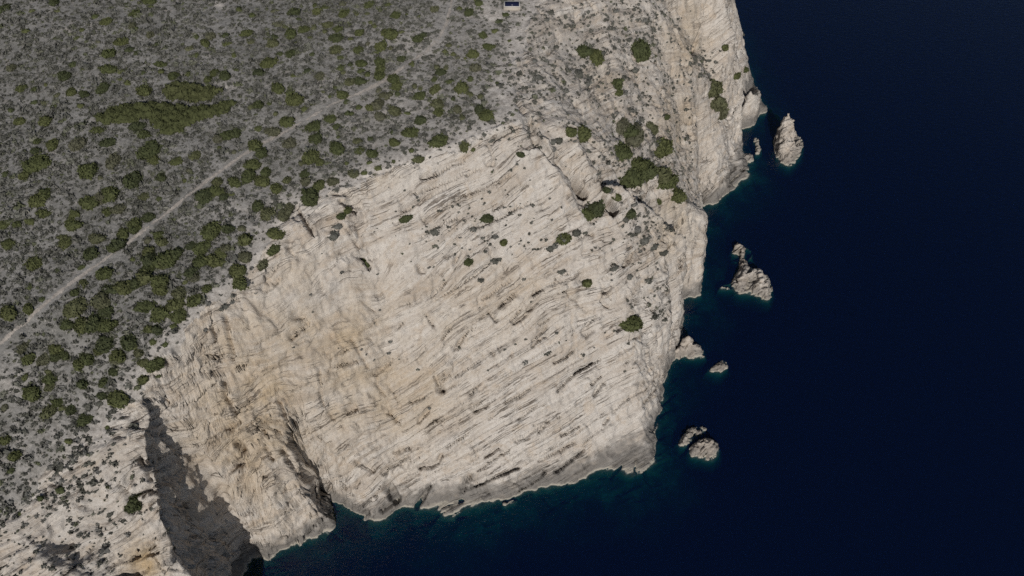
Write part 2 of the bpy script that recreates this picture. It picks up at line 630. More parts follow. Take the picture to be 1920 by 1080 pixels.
# wobble the plan so that outlines, rims and gullies lose their straight runs
q = np.stack([Xf, Yf, np.zeros_like(Xf)], -1)
wob_x = 1.1 * fbm(q / 6.0, 4, 0.55) + 0.8 * perlin(q / 17.0)
wob_y = 1.1 * fbm(q / 6.0 + 41, 4, 0.55) + 0.8 * perlin(q / 17.0 + 9)
wob_f = fbm(q / 1.7 + 3, 3, 0.6)
wob_g = fbm(q / 1.7 + 63, 3, 0.6)
B = samp(HB, Xf + 0.7 * wob_x + 0.5 * wob_f, Yf + 0.7 * wob_y + 0.5 * wob_g)
B0 = samp(HB, Xf, Yf)
P = np.stack([Xf, Yf, B], -1)
e = 0.7
gxs = (samp(HB, Xf + e, Yf) - samp(HB, Xf - e, Yf)) / (2 * e)
gys = (samp(HB, Xf, Yf + e) - samp(HB, Xf, Yf - e)) / (2 * e)
nrm = np.stack([-gxs, -gys, np.ones_like(gxs)], -1)
nrm /= np.linalg.norm(nrm, axis=1)[:, None]
px, py, dep = proj(np.stack([Xf, Yf, np.maximum(B0, 0)], -1))

plat_poly = np.vstack([np.array([(-70, -6000, 0)]), rim, np.array([(20, 9e3, 0), (-9e3, 9e3, 0), (-9e3, -6000, 0)])])
rd = poly_dist(Xf, Yf, np.vstack([np.array([(-70, -6000, 0)]), rim, np.array([(20, 9e3, 0)])]))
inside = in_poly(Xf, Yf, plat_poly)
rd = np.where(inside, -rd, rd)
nn = fbm(q / 4.0 + 5, 4, 0.6)
wide = sstep(62, 48, Yf)
rock_w = sstep(-0.9, 0.5, rd + nn * (2.2 + 4 * wide) + 1.5 * wide)

# bedding: planes whose trace climbs to the right across the south face
dA = pick(np.array([830.0, 1150.0]), np.array([870.0, 680.0]))
d1 = dA[1] - dA[0]
d1 /= np.linalg.norm(d1)
vd = np.array([0.06, -0.47, 0.88]); vd /= np.linalg.norm(vd)          # the beds stand steeply and lean out over the sea
d3 = vd - d1 * vd.dot(d1); d3 /= np.linalg.norm(d3)
bn = np.cross(d1, d3)
warp = 5.0 * perlin(P / 34.0 + 3) + 1.8 * perlin(P / 11.0 + 7)
leftness = sstep(700, 520, px)
slab0 = sstep(0.25, 0.75, np.exp(-(((px - 1010) / 250) ** 2 + ((py - 760) / 200) ** 2)))
warp = 0.8 * warp * (1 - 0.8 * slab0) + leftness * 1.6 * perlin(P / 9.0 + 21)
bed = np.stack([P @ bn + warp, P @ d1, P @ d3], -1)


def worley(Q, seed):                                    # blocks: distance to the block edge, block value, offset from its centre
    f = np.floor(Q).astype(np.int64)
    b1 = np.full(len(Q), 9.0); b2 = np.full(len(Q), 9.0)
    val = np.zeros(len(Q)); off = np.zeros((len(Q), 3))
    tab = np.random.default_rng(seed).random((4096, 4))
    for dx in (-1, 0, 1):
        for dy in (-1, 0, 1):
            for dz in (-1, 0, 1):
                c = f + np.array([dx, dy, dz])
                h = ((c[:, 0] * 73856093) ^ (c[:, 1] * 19349663) ^ (c[:, 2] * 83492791)) & 4095
                t = tab[h]
                v = Q - c - t[:, :3]
                d = np.sqrt((v * v).sum(1))
                m = d < b1
                b2 = np.where(m, b1, np.minimum(b2, d))
                b1 = np.where(m, d, b1)
                val = np.where(m, t[:, 3], val)
                off[m] = v[m]
    return b2 - b1, val, off


def blobs(lst):
    o = np.zeros_like(px)
    for (cx, cy, rx, ry, a) in lst:
        o = np.maximum(o, a * np.exp(-(((px - cx) / rx) ** 2 + ((py - cy) / ry) ** 2)))
    return o


smooth = np.clip(blobs([(700, 560, 190, 130, .95), (560, 580, 130, 120, .9), (1190, 770, 50, 120, .9), (950, 610, 90, 60, .45), (1250, 160, 160, 170, .85), (1290, 60, 80, 120, .9),
                        (1060, 120, 90, 120, .8), (1270, 440, 50, 70, .8), (150, 980, 160, 120, .7), (270, 1060, 30, 40, 1.2), (760, 700, 120, 70, .5)]) * np.clip(0.75 + 0.9 * fbm(P / 5.0 + 44, 3), 0, 1.2), 0, 1)
near = (Xf > -115) & (Xf < 82) & (Yf > 30) & (Yf < 195)
act = np.where(near & (rock_w > 0.01) & (B > -2.5))[0]
R = {k: np.zeros(len(Xf)) for k in ("n", "v")}
Pa, ba = P[act], bed[act]
lf = leftness[act]
slab = sstep(0.25, 0.75, np.exp(-(((px[act] - 1010) / 230) ** 2 + ((py[act] - 760) / 190) ** 2)))
upper = sstep(0.3, 0.8, np.exp(-(((px[act] - 820) / 260) ** 2 + ((py[act] - 380) / 140) ** 2)))
rubble = sstep(960, 1040, px[act]) * sstep(430, 330, py[act])
rough = np.clip(0.55 + 0.45 * lf - 0.4 * slab - 0.2 * upper - 0.15 * rubble + 0.35 * sstep(900, 990, py[act]) * (1 - slab), 0.08, 1)
strat = perlin(ba / np.array([1.9, 15, 8]))
strat2 = perlin(ba / np.array([0.8, 8, 4]) + 31)
big = fbm(Pa / 14.0 + 29, 3)
chaos = fbm(Pa / 3.2 + 3, 4, 0.6)
e1, v1, o1 = worley(ba / np.array([2.1, 5.0, 4.2]) + 0.25 * np.stack([perlin(Pa / 2.5), perlin(Pa / 2.5 + 9), perlin(Pa / 2.5 + 5)], -1), 3)
e2, v2, o2 = worley(ba / np.array([0.9, 2.0, 1.8]) + 0.25 * np.stack([perlin(Pa / 1.2), perlin(Pa / 1.2 + 9), perlin(Pa / 1.2 + 5)], -1), 5)
tl = np.random.default_rng(11).normal(size=(64, 3)) * 0.5
blocks = (v1 - 0.5) * 1.1 + (o1 * tl[(v1 * 4096).astype(int) & 63]).sum(1) * 0.7
blocks2 = (v2 - 0.5) * 0.5 + (o2 * tl[(v2 * 9973).astype(int) & 63]).sum(1) * 0.3
calm = np.exp(-(((px[act] - 540) / 130) ** 2 + ((py[act] - 600) / 130) ** 2))
rough = rough * (1 - 0.75 * calm)
lf = lf * (1 - 0.8 * calm)
R["n"][act] = (0.5 + 0.3 * lf) * big * (1 - 0.5 * slab) + 0.3 * strat + 0.15 * strat2 + (0.2 + 0.5 * rough) * chaos + blocks * (0.1 + 0.75 * rough) + blocks2 * (0.15 + 0.7 * rough)


def ledge(T, off, sub):                                 # saw-tooth bed edges that come and go along the bed
    s_ = ba[:, 0] / T + (0.55 - 0.42 * slab) * perlin(ba / np.array([3.0, 14, 9]) + off)
    fr = -s_ - np.floor(-s_)
    k = np.floor(-s_)
    on = sstep(sub, sub + 0.22, perlin(np.stack([k * 0.77 + off, ba[:, 1] / (T * 12.0), ba[:, 2] / 12.0], -1)))
    return fr * on, on


L1, o1_ = ledge(2.3, 3.0, 0.02 )
L2, o2_ = ledge(1.05, 8.0, -0.05)
L3, o3_ = ledge(5.5, 15.0, 0.0)


def crackline(Q, w, keep, seed):
    c = perlin(Q + seed)
    return sstep(w, w * 0.35, np.abs(c)) * sstep(keep, keep + 0.12, perlin(Pa / 5.5 + seed))


c1 = crackline(ba / np.array([2.6, 16, 9]), 0.11, 0.2, 77)
c2 = crackline(ba / np.array([6.0, 2.6, 30]) + 0.3 * np.stack([chaos, chaos, chaos], -1), 0.09, 0.24, 57)      # joints across the beds
bl = fbm(Pa / 9.0 + 33, 3)
ledges = sstep(-0.35, 0.15, bl + 0.5 * slab + 0.2 * lf)
sm = smooth[act]
ledges = ledges * (1 - 0.75 * sm)
R["v"][act] = ((0.55 + 0.1 * slab) * L1 + (0.26 + 0.1 * slab) * L2 + 0.9 * L3 * rough) * ledges - 1.5 * c1 * (0.4 + 0.6 * ledges) - 1.3 * c2 * (0.25 + 0.75 * rough)
CRACKS = """3.2,1.5:895,909 930,893 973,876|3.4,1.6:1040,886 1066,868 1095,841|3,1.4:1147,891 1166,874|3,1.5:910,857 936,841|2.6,1.2:1010,813 1021,802|3,1.5:1040,680 1060,672 1077,652|
3,1.4:1081,698 1112,676|3,1.3:1110,715 1127,702|4,1.5:1116,737 1124,722 1132,717|3,1.3:1133,793 1142,780|3,1.4:999,652 1020,631|3,1.3:770,754 794,743|4,1.5:786,789 803,772|3,1.4:729,781 749,796|
4,1.6:816,706 831,733|3,1.4:833,700 844,702|2.5,1.2:707,704 709,730 722,748|4,1.5:670,874 701,887|3,1.3:740,852 770,843|4.2,1.6:788,878 808,872 820,864 827,850|2.4,1.2:718,893 766,856|2.4,1.2:836,837 877,807|
2.5,1.3:896,881 955,844|2.4,1.1:973,785 1007,763|2.5,1.2:1010,867 1077,830|2.3,1.1:966,829 1014,802|2.3,1.1:984,822 1029,793|2.2,1.1:947,759 996,730|5,1.8:1170,497 1183,475|3,1.3:1130,548 1147,538|3,1.5:1127,565 1140,578|
3,1.4:1000,557 1017,545|4.2,1.6:990,585 1007,568|2.4,1.2:1010,607 1030,593|3,1.4:1000,643 1023,610|3,1.3:917,585 930,600|3,1.4:1273,500 1283,485|3,1.3:1212,562 1225,588|2.6,1.2:1148,497 1160,500|
4,2.2:517,742 532,790 552,842 572,885|8,3.4:556,850 572,885 600,925|4,1.8:523,835 540,858 556,888|4,1.8:423,593 430,640 437,673|4,1.6:417,710 422,733|5,1.8:420,740 433,753 442,778|4,1.5:420,797 447,790|6,1.6:440,823 457,840|6,1.7:437,868 453,860|3.4,1.5:473,795 493,803 497,813|4,1.6:493,833 507,857|
11,2.6:728,914 742,938|4,1.6:523,837 547,867 555,887|3,1.4:547,627 567,615|4,1.6:397,617 400,632|6,2.2:260,863 277,877 300,883|4.5,1.9:277,877 280,900|4,1.8:308,880 303,860|5,2.0:250,935 275,925 300,920|
3.2,1.5:1311,57 1305,79 1298,103|2.6,1.3:1229,28 1233,41|2.4,1.2:1257,0 1253,20|2.6,1.3:1275,77 1277,88|4,2:1359,149 1358,168 1363,207 1365,224|3.5,1.8:1378,190 1373,205 1385,231|3,1.6:1366,190 1372,222|
4,1.9:1309,360 1338,333|3.4,1.7:1311,347 1333,324|3.4,1.6:1309,330 1316,320|3,1.5:1316,372 1340,342|2.6,1.3:1340,330 1362,306|2.6,1.3:1350,345 1380,312|2.5,1.2:1365,345 1395,318|3,1.5:667,873 700,886|3,1.5:625,891 648,907|5,1.8:781,951 805,912|
3,1.4:682,946 705,930|4,1.5:715,962 745,940|9,2.4:988,228 1010,262 1045,300|5,2.0:1045,300 1068,325 1090,352|4,1.6:1105,262 1128,285 1150,310 1162,330|5,2:640,376 665,392|3,1.4:648,430 672,462|4,1.8:675,478 690,497|3,1.3:790,405 800,418|3,1.3:1215,340 1228,350 1240,372|
2.4,1.1:600,700 604,760|2.4,1.1:660,640 690,690|3,1.3:565,405 585,440|4,1.7:560,395 583,432|2.2,1.0:800,330 870,300|2.2,1.0:770,365 900,315|2.2,1.0:830,385 960,330|2.2,1.0:880,430 1000,380|2.2,1.0:640,345 735,318|2.2,1.0:790,440 860,410|4,1.7:520,250 524,250|7,7:1080,344 1096,366|7,7:1136,370 1148,398|6,7:1144,372 1154,396|5,4.5:1068,238 1076,240|2.2,1.0:905,560 960,520|2.2,1.0:1060,545 1100,580|3,1.4:800,590 812,610"""
ex = np.zeros(len(act))
ax_, ay_ = px[act] + 2.6 * chaos, py[act] + 2.6 * strat2
for ln_ in CRACKS.replace("\n", "").split("|"):
    hd, pts_ = ln_.split(":")
    hw_, dp_ = (float(k) for k in hd.split(","))
    pl = np.array([[float(k) for k in c.split(",")] for c in pts_.split()])
    m_ = np.where((ax_ > pl[:, 0].min() - 20) & (ax_ < pl[:, 0].max() + 20) & (ay_ > pl[:, 1].min() - 20) & (ay_ < pl[:, 1].max() + 20))[0]
    dd = poly_dist(ax_[m_], ay_[m_], pl)
    ex[m_] = np.maximum(ex[m_], dp_ * sstep(hw_ * 1.25, hw_ * 0.5, dd))
R["v"][act] -= ex
# the cove's west wall is undercut
wall = sstep(0.5, 0.28, nrm[:, 2]) * sstep(0.35, 0.65, nrm[:, 0]) * sstep(-56, -54.5, Xf) * sstep(-45.5, -47, Xf) * sstep(41, 43, Yf) * sstep(60.5, 57.5, Yf + 1.2 * nn)
R["n"] = R["n"] * (1 - 0.2 * wall) - (2.0 + 0.9 * perlin(P / 3.1 + 2)) * wall
R["v"] = R["v"] * (1 - 0.6 * wall)
disp = R["n"] + 0.1 * fbm(P / 0.9 + 2, 2)
above = sstep(-1.0, 1.5, B)
amp = rock_w * (0.6 + 0.4 * above)
disp = disp * amp
fineland = (1 - rock_w) * (0.35 * fbm(P / 5.0 + 4, 4) + 0.5 * perlin(P / 19.0))
PT = P + nrm * disp[:, None] + vd * (R["v"] * amp)[:, None]
PT[:, 2] += fineland * above
PT = np.where(near[:, None], PT, P)

# the small rim wall: the plateau's edge stands as ragged low steps
idx = np.arange(nx * ny).reshape(ny, nx)
F = np.stack([idx[:-1, :-1].ravel(), idx[:-1, 1:].ravel(), idx[1:, 1:].ravel(), idx[1:, :-1].ravel()], -1)


mod = np.clip(0.65 + 1.2 * fbm(P / 6.0 + 8, 4, 0.6), 0, 1.2)
warm = np.clip(blobs([(470, 760, 130, 190, .85), (560, 640, 120, 110, .6), (640, 640, 160, 110, .55), (700, 750, 160, 110, .65), (860, 600, 120, 70, .35), (1290, 60, 50, 110, .5),
                      (1270, 240, 45, 70, .55), (1260, 430, 40, 60, .6), (560, 560, 90, 80, .4), (640, 360, 50, 30, .35), (960, 560, 120, 60, .3),
                      (268, 1058, 34, 46, 1.6), (700, 330, 60, 30, .3), (1130, 150, 40, 40, .35)]) * mod, 0, 1)
pale = np.clip(blobs([(1050, 780, 170, 140, .55), (760, 310, 160, 60, .3), (860, 920, 110, 50, .4), (1420, 150, 40, 80, .4), (1250, 600, 60, 80, .35),
                      (150, 950, 120, 90, .3), (300, 880, 40, 60, .35), (1350, 290, 50, 60, .3)]) * mod, 0, 1) * rock_w
pale_g = np.clip(blobs([(930, 22, 45, 22, .9), (775, 85, 45, 22, .55), (402, 10, 16, 6, 1.2), (425, 165, 30, 14, .5), (760, 195, 60, 25, .35), (440, 395, 40, 16, .5),
                        (960, 60, 35, 60, .5), (940, 180, 40, 60, .4), (10, 715, 40, 25, .7), (480, 420, 60, 14, .35), (150, 860, 160, 120, .35), (100, 1000, 120, 60, .5)]) *
                 np.clip(0.6 + 1.6 * fbm(P / 2.5 + 81, 4, 0.6), 0, 1.3) + sstep(-5, 0, rd + 3 * nn) * 0.75 + sstep(-38, -4, rd + 6 * nn) * sstep(300, 800, px) * 0.3, 0, 1)
veg = np.clip(blobs([(1080, 100, 90, 110, .75), (1180, 60, 70, 60, .8), (1200, 300, 80, 60, .6), (1310, 140, 30, 60, .6), (1200, 430, 60, 50, .5),
                     (1240, 560, 30, 40, .6), (1180, 180, 90, 60, .4), (980, 120, 50, 120, .8), (900, 430, 120, 60, .25), (1010, 60, 60, 60, .7), (120, 900, 160, 120, .45)]), 0, 1) * \
    np.clip(0.55 + 1.5 * fbm(P / 3.0 + 71, 4, 0.6), 0, 1) * rock_w
A = dict(smooth=smooth, bed=bed, warm=warm, pale=np.where(rock_w > 0.5, pale, pale_g), veg=veg)

fz = PT[F[:, 0], 2]
frock = rock_w[F].mean(1)
fB = B[F].mean(1)
is_sea = PT[F][:, :, 2].max(1) < -1.2
is_rock = (frock > 0.5) & ~is_sea
is_gr = ~is_rock & ~is_sea

path_px = [(-40, 690), (0, 648), (60, 592), (130, 535), (190, 490), (250, 445), (300, 405), (345, 372), (400, 330), (450, 295), (500, 265), (560, 233),
           (620, 200), (680, 172), (725, 150), (770, 115), (800, 95), (825, 68), (838, 40), (845, 10), (848, -20), (852, -60)]
pp = pick(np.array([p[0] for p in path_px], float), np.array([p[1] for p in path_px], float))
pdist = poly_dist(Xf, Yf, pp)
ph = 0.24 - 0.04 * sstep(500, 250, px) * sstep(100, 200, py) + 0.42 * fbm(q / 1.6 + 15, 4, 0.7) + 0.14 * perlin(q / 9.0)
fpath = (pdist[F].mean(1) < ph[F].mean(1)) & is_gr

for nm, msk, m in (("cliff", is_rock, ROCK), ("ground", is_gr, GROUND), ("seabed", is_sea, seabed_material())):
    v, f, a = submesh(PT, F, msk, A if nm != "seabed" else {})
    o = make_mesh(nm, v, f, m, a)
    o["kind"] = "structure"
v, f, a = submesh(PT, F, fpath, {})
v = v.copy()
v[:, 2] += 0.03
o = make_mesh("footpath", v, f, path_material())
o["kind"] = "structure"

wv = np.array([(-9000, -9000, 0), (9000, -9000, 0), (9000, 9500, 0), (-9000, 9500, 0)], float)
o = make_mesh("sea", wv, np.array([[0, 1, 2, 3]]), water_material())
o["kind"] = "structure"


# ------------------------------------------------------------------ plants
def near_vertex(P3):
    i = np.clip(np.searchsorted(tx, P3[:, 0]), 1, nx - 1)
    i -= (P3[:, 0] - tx[i - 1]) < (tx[i] - P3[:, 0])
    j = np.clip(np.searchsorted(ty, P3[:, 1]), 1, ny - 1)
    j -= (P3[:, 1] - ty[j - 1]) < (ty[j] - P3[:, 1])
    return j * nx + i


def leaf_material(name, stops, use_attr, rough_scale=2.5):
    m, nt, b = mat(name)
    if use_attr:
        t = attr(nt, "tone")
    else:
        oi = nt.nodes.new("ShaderNodeObjectInfo")
        t = oi.outputs["Random"]
    col = ramp(nt, t, *stops)
    n = noise(nt, rough_scale, 5, 0.7)
    dk = [tuple(x * 0.55 for x in c) for _, c in stops]
    dark = ramp(nt, t, *[(p, d) for (p, _), d in zip(stops, dk)])
    col = mix(nt, ramp(nt, n, (0.38, 0.75), (0.58, 0.0)), col, dark)
    nt.links.new(col, b.inputs["Base Color"])
    return m


GREEN = ((0.0, (0.050, 0.058, 0.029)), (0.35, (0.068, 0.078, 0.032)), (0.7, (0.086, 0.093, 0.038)), (1.0, (0.096, 0.094, 0.064)))
GREY = ((0.0, (0.072, 0.072, 0.060)), (0.35, (0.112, 0.111, 0.096)), (0.6, (0.15, 0.146, 0.136)), (0.78, (0.094, 0.102, 0.058)), (1.0, (0.215, 0.205, 0.186)))
LEAF = leaf_material("evergreen_leaves", GREEN, False)
LEAF_S = leaf_material("evergreen_leaves_crowd", GREEN, True)
SCRUB = leaf_material("grey_scrub_leaves", GREY, True, 4.0)
MATLEAF = leaf_material("matted_leaves", tuple((p_, tuple(c_ * 0.78 for c_ in k_)) for p_, k_ in GREEN), False, 1.2)

import bmesh


def ico(sub):
    bm = bmesh.new()
    bmesh.ops.create_icosphere(bm, subdivisions=sub, radius=1.0)
    V = np.array([v.co[:] for v in bm.verts])
    F_ = np.array([[v.index for v in f.verts] for f in bm.faces])
    bm.free()
    return V, F_


ICO = {k: ico(k) for k in (1, 2, 3, 4)}


def crown(seed, sub, leaves, lumps=7, flat=0.8, leaf=0.13):
    """leafy dome of radius 1 standing on z=0: lumpy body under a coat of loose leaf clumps"""
    r_ = np.random.default_rng(seed)
    V, F_ = ICO[sub]
    D = V.copy()
    rad = 0.72 + 0.24 * fbm(D * 1.7 + seed * 3.1, 3, 0.6)
    for _ in range(lumps):
        c = r_.normal(size=3)
        c[2] = abs(c[2]) * 0.8
        c /= np.linalg.norm(c)
        rad = rad + r_.uniform(-0.16, 0.36) * np.exp(-((D - c) ** 2).sum(1) / r_.uniform(0.08, 0.3))
    st = np.array([r_.uniform(0.8, 1.25), r_.uniform(0.8, 1.25), flat * r_.uniform(0.8, 1.15)])
    Vb = D * rad[:, None] * st
    Vb[:, 2] = np.maximum(Vb[:, 2], -0.28)
    Vs, Fs = [Vb], [F_]
    n = leaves
    k = r_.integers(0, len(V), n)
    k = k[Vb[k, 2] > -0.2]
    n = len(k)
    pos = Vb[k] * (1 + r_.uniform(-0.03, 0.10, n))[:, None] + r_.normal(size=(n, 3)) * 0.04
    a = r_.normal(size=(n, 3)); a /= np.linalg.norm(a, axis=1)[:, None]
    b_ = np.cross(a, D[k] + 0.7 * r_.normal(size=(n, 3))); b_ /= np.linalg.norm(b_, axis=1)[:, None] + 1e-9
    sz = leaf * r_.uniform(0.6, 1.4, n)[:, None]
    tri = np.stack([pos + a * sz, pos - a * sz * 0.6 + b_ * sz * 0.8, pos - a * sz * 0.5 - b_ * sz * 0.8], 1).reshape(-1, 3)
    Vs.append(tri)
    Fs.append(len(Vb) + np.arange(len(tri)).reshape(-1, 3))
    return np.vstack(Vs), np.vstack(Fs)


def merged(name, templates, pts, radii, tones, m, sink=0.12, squash=None):
    """one mesh of many small plants, each a turned and scaled copy of a template"""
    Vs, Fs, Ts, o_ = [], [], [], 0
    r_ = np.random.default_rng(len(pts))
    which = r_.integers(0, len(templates), len(pts))
    for t, (V, F_) in enumerate(templates):
        ids = np.where(which == t)[0]
        if not len(ids):
            continue
        an = r_.uniform(0, 2 * np.pi, len(ids))
        sc = radii[ids][:, None] * r_.uniform(0.8, 1.25, (len(ids), 3))
        c_, s_ = np.cos(an)[:, None], np.sin(an)[:, None]
        X_ = V[None, :, 0] * sc[:, :1]; Y_ = V[None, :, 1] * sc[:, 1:2]; Z_ = V[None, :, 2] * sc[:, 2:3]
        w = np.stack([X_ * c_ - Y_ * s_, X_ * s_ + Y_ * c_, Z_], -1) + pts[ids][:, None, :]
        w[:, :, 2] -= sink * radii[ids][:, None]
        Vs.append(w.reshape(-1, 3))
        Fs.append((F_[None] + (o_ + np.arange(len(ids)) * len(V))[:, None, None]).reshape(-1, 3))
        Ts.append(np.repeat(tones[ids], len(V)))
        o_ += len(ids) * len(V)
    return make_mesh(name, np.vstack(Vs), np.vstack(Fs), m, {"tone": np.concatenate(Ts)})


# every green bush read off the photograph: (origin x, origin y, scale, [(x, y, width), ...])
BUSH = [
 (0, 0, 4, "40,50,90 410,10,80 430,75,45 240,85,50 710,110,70 800,155,90 1015,95,90 950,30,50 1045,15,40 1130,45,45 1120,5,80 1000,195,70 1030,215,50 615,212,55 195,235,60 580,272,50 415,285,40 905,305,95 975,360,70 1030,397,55 820,385,110 740,313,40 1180,333,55 1430,352,65 1540,315,70 1585,250,75 1690,255,60 1700,320,70 1475,270,55 1850,235,75 1790,50,70 1890,100,70 1885,300,60 1760,410,65 1480,410,55 1130,258,70 550,465,60 475,550,90 815,505,100 630,500,60 920,525,70 1075,540,55 1195,475,75 1215,530,60 1310,562,85 1405,552,55 1610,545,70 1690,560,85 1560,585,75 1780,515,60 1915,545,40 165,645,75 260,655,60 340,630,40 430,695,60 540,665,85 635,680,80 770,650,95 910,600,45 965,615,60 1090,670,110 610,775,60 395,775,60 265,750,60 325,748,55 90,500,70 80,810,60 145,890,80 330,880,100 575,925,60 730,965,90 1040,935,90 1095,1000,90 800,1040,100 590,1050,110 395,1055,80 285,1040,70 1700,1000,110 1640,1030,90 1760,980,90 1890,800,60"),
 (480, 0, 4, "30,545,90 90,465,120 20,790,90 100,775,50 140,265,70 120,315,90 155,165,70 215,190,60 325,130,60 280,80,100 130,60,60 460,80,80 440,20,60 520,45,60 650,25,70 660,105,80 755,100,50 830,97,55 850,30,70 980,30,70 1050,108,75 1125,105,30 1225,110,50 1340,50,75 1525,50,65 1600,70,85 1670,5,70 1875,100,60 1825,145,65 1785,220,60 1695,240,70 1905,295,35 1745,328,75 1625,380,90 1475,385,55 1420,368,60 1515,410,45 1445,320,60 1565,430,35 1650,487,95 1390,525,75 1355,490,60 1425,488,60 1610,575,65 1335,575,55 1345,640,85 1450,595,60 1540,645,110 1600,695,70 1810,610,45 1685,715,60 1190,625,65 1225,700,90 1235,650,50 1360,760,90 1480,730,50 1515,805,80 1675,800,85 1740,850,110 1380,825,90 1550,870,70 1230,890,85 1150,975,110 1025,968,60 930,870,80 1130,840,40 1040,815,110 860,795,85 920,770,90 770,800,60 690,850,60 720,850,50 680,765,60 920,675,50 965,705,80 1060,685,70 1060,630,90 1035,575,90 930,555,90 940,505,90 930,450,90 935,340,100 915,390,60 1015,365,50 775,370,80 715,285,55 775,235,75 835,325,55 870,170,60 890,208,50 1000,240,110 1085,235,45 1215,280,80 1260,250,50 1090,425,70 1170,470,65 640,500,70 660,540,60 710,478,60 780,470,80 785,525,60 835,545,65 780,590,80 700,595,80 640,420,70 600,360,90 605,280,90 610,220,80 540,175,85 435,195,60 360,212,75 260,243,90 405,275,50 515,240,50 290,310,40 270,390,90 180,400,60 430,405,40 480,570,75 390,530,60 285,565,50 590,645,55 655,695,100 570,715,50 505,680,40 165,660,95 300,740,130 255,690,70 430,770,50 370,810,60 150,850,60 230,890,110 120,970,100 20,950,60 560,880,80 610,940,70 430,930,120 440,1030,110 250,1055,90 625,1030,45 770,1050,70 1380,1030,120 1310,1055,60 1560,1070,90 1040,1060,70 860,1030,60"),
 (0, 250, 3, "30,220,50 145,222,60 20,500,65 105,500,60 215,355,100 255,330,80 220,140,130 120,150,50 205,85,60 290,60,60 440,35,90 500,180,110 630,120,90 840,70,120 870,135,70 995,140,60 1100,110,60 1240,80,40 1315,97,45 1260,15,130 1440,50,90 1475,105,80 1420,160,80 1400,220,90 1500,205,70 1465,255,80 1220,258,65 1310,255,75 1215,305,75 1150,335,95 1260,335,55 1300,325,40 1555,295,70 1620,255,60 1715,220,60 1720,262,70 1875,258,60 1800,285,70 1745,340,120 1445,388,70 1500,435,90 1620,405,60 1590,440,70 740,240,110 560,240,45 595,25,80 800,335,60 500,365,90 560,340,90 620,310,110 890,348,45 910,238,55 1065,203,50 1035,255,45 670,405,70 600,425,60 240,435,70 410,490,80 420,445,60 160,480,50 830,450,65 760,490,80 750,515,70 890,550,70 910,590,70 825,585,50 690,545,70 660,600,100 640,625,60 370,600,70 350,575,60 545,570,70 505,658,80 55,610,70 200,710,90 460,740,50 325,760,50 745,695,50 835,645,80 845,685,90 935,680,120 985,660,80 915,720,70 1130,690,90 1200,700,100 1245,655,70 1265,625,60 1075,605,60 1140,615,90 1195,520,110 1190,545,90 1285,520,75 1355,520,50 1380,570,95 1550,545,80 1540,630,75 1470,700,80 1370,675,80 1335,740,95 1325,805,90 1085,760,80 1090,790,70 1040,825,50 1010,870,90 830,745,80 810,790,110 900,810,110 760,835,80 700,855,90 620,870,70 595,770,90 905,865,80 1165,865,60 1105,920,95 820,950,85 580,930,100 605,985,80 440,945,110 400,980,90 430,885,60 470,835,60 240,925,40 170,850,50 45,990,90 165,970,70 530,1030,110 480,1050,100 600,1050,110 380,1060,70 900,1005,95 980,940,90 1010,1000,80"),
 (0, 540, 3, "390,195,80 455,195,70 520,190,90 600,200,110 980,205,45 890,225,70 845,210,60 860,290,50 930,310,40 735,290,100 760,320,50 680,350,110 650,380,70 785,355,55 805,405,60 870,400,90 880,470,35 800,495,65 640,450,60 600,300,110 570,330,60 450,410,70 500,385,90 320,330,70 310,370,70 355,360,60 250,385,70 165,388,75 125,320,70 290,485,70 270,460,50 140,490,50 285,540,60 470,520,75 590,515,70 660,595,110 575,590,60 180,580,100 320,630,70 280,670,80 395,665,65 355,665,45 475,715,80 20,650,50 20,840,60 85,925,75 60,1010,50 390,860,50 600,770,40"),
 (0, 720, 3, "350,585,50 120,715,30 245,635,35"),
 (560, 180, 3.84, "695,330,70 815,380,60 870,440,75 1250,375,55 1195,330,90 955,330,60 345,475,50 510,470,45 570,505,55 395,545,75 470,540,60 245,597,85 165,635,80 60,605,85 40,545,75 150,465,75 535,405,90 445,380,70 275,365,100 100,420,120 20,480,50 80,700,120 690,465,40"),
]
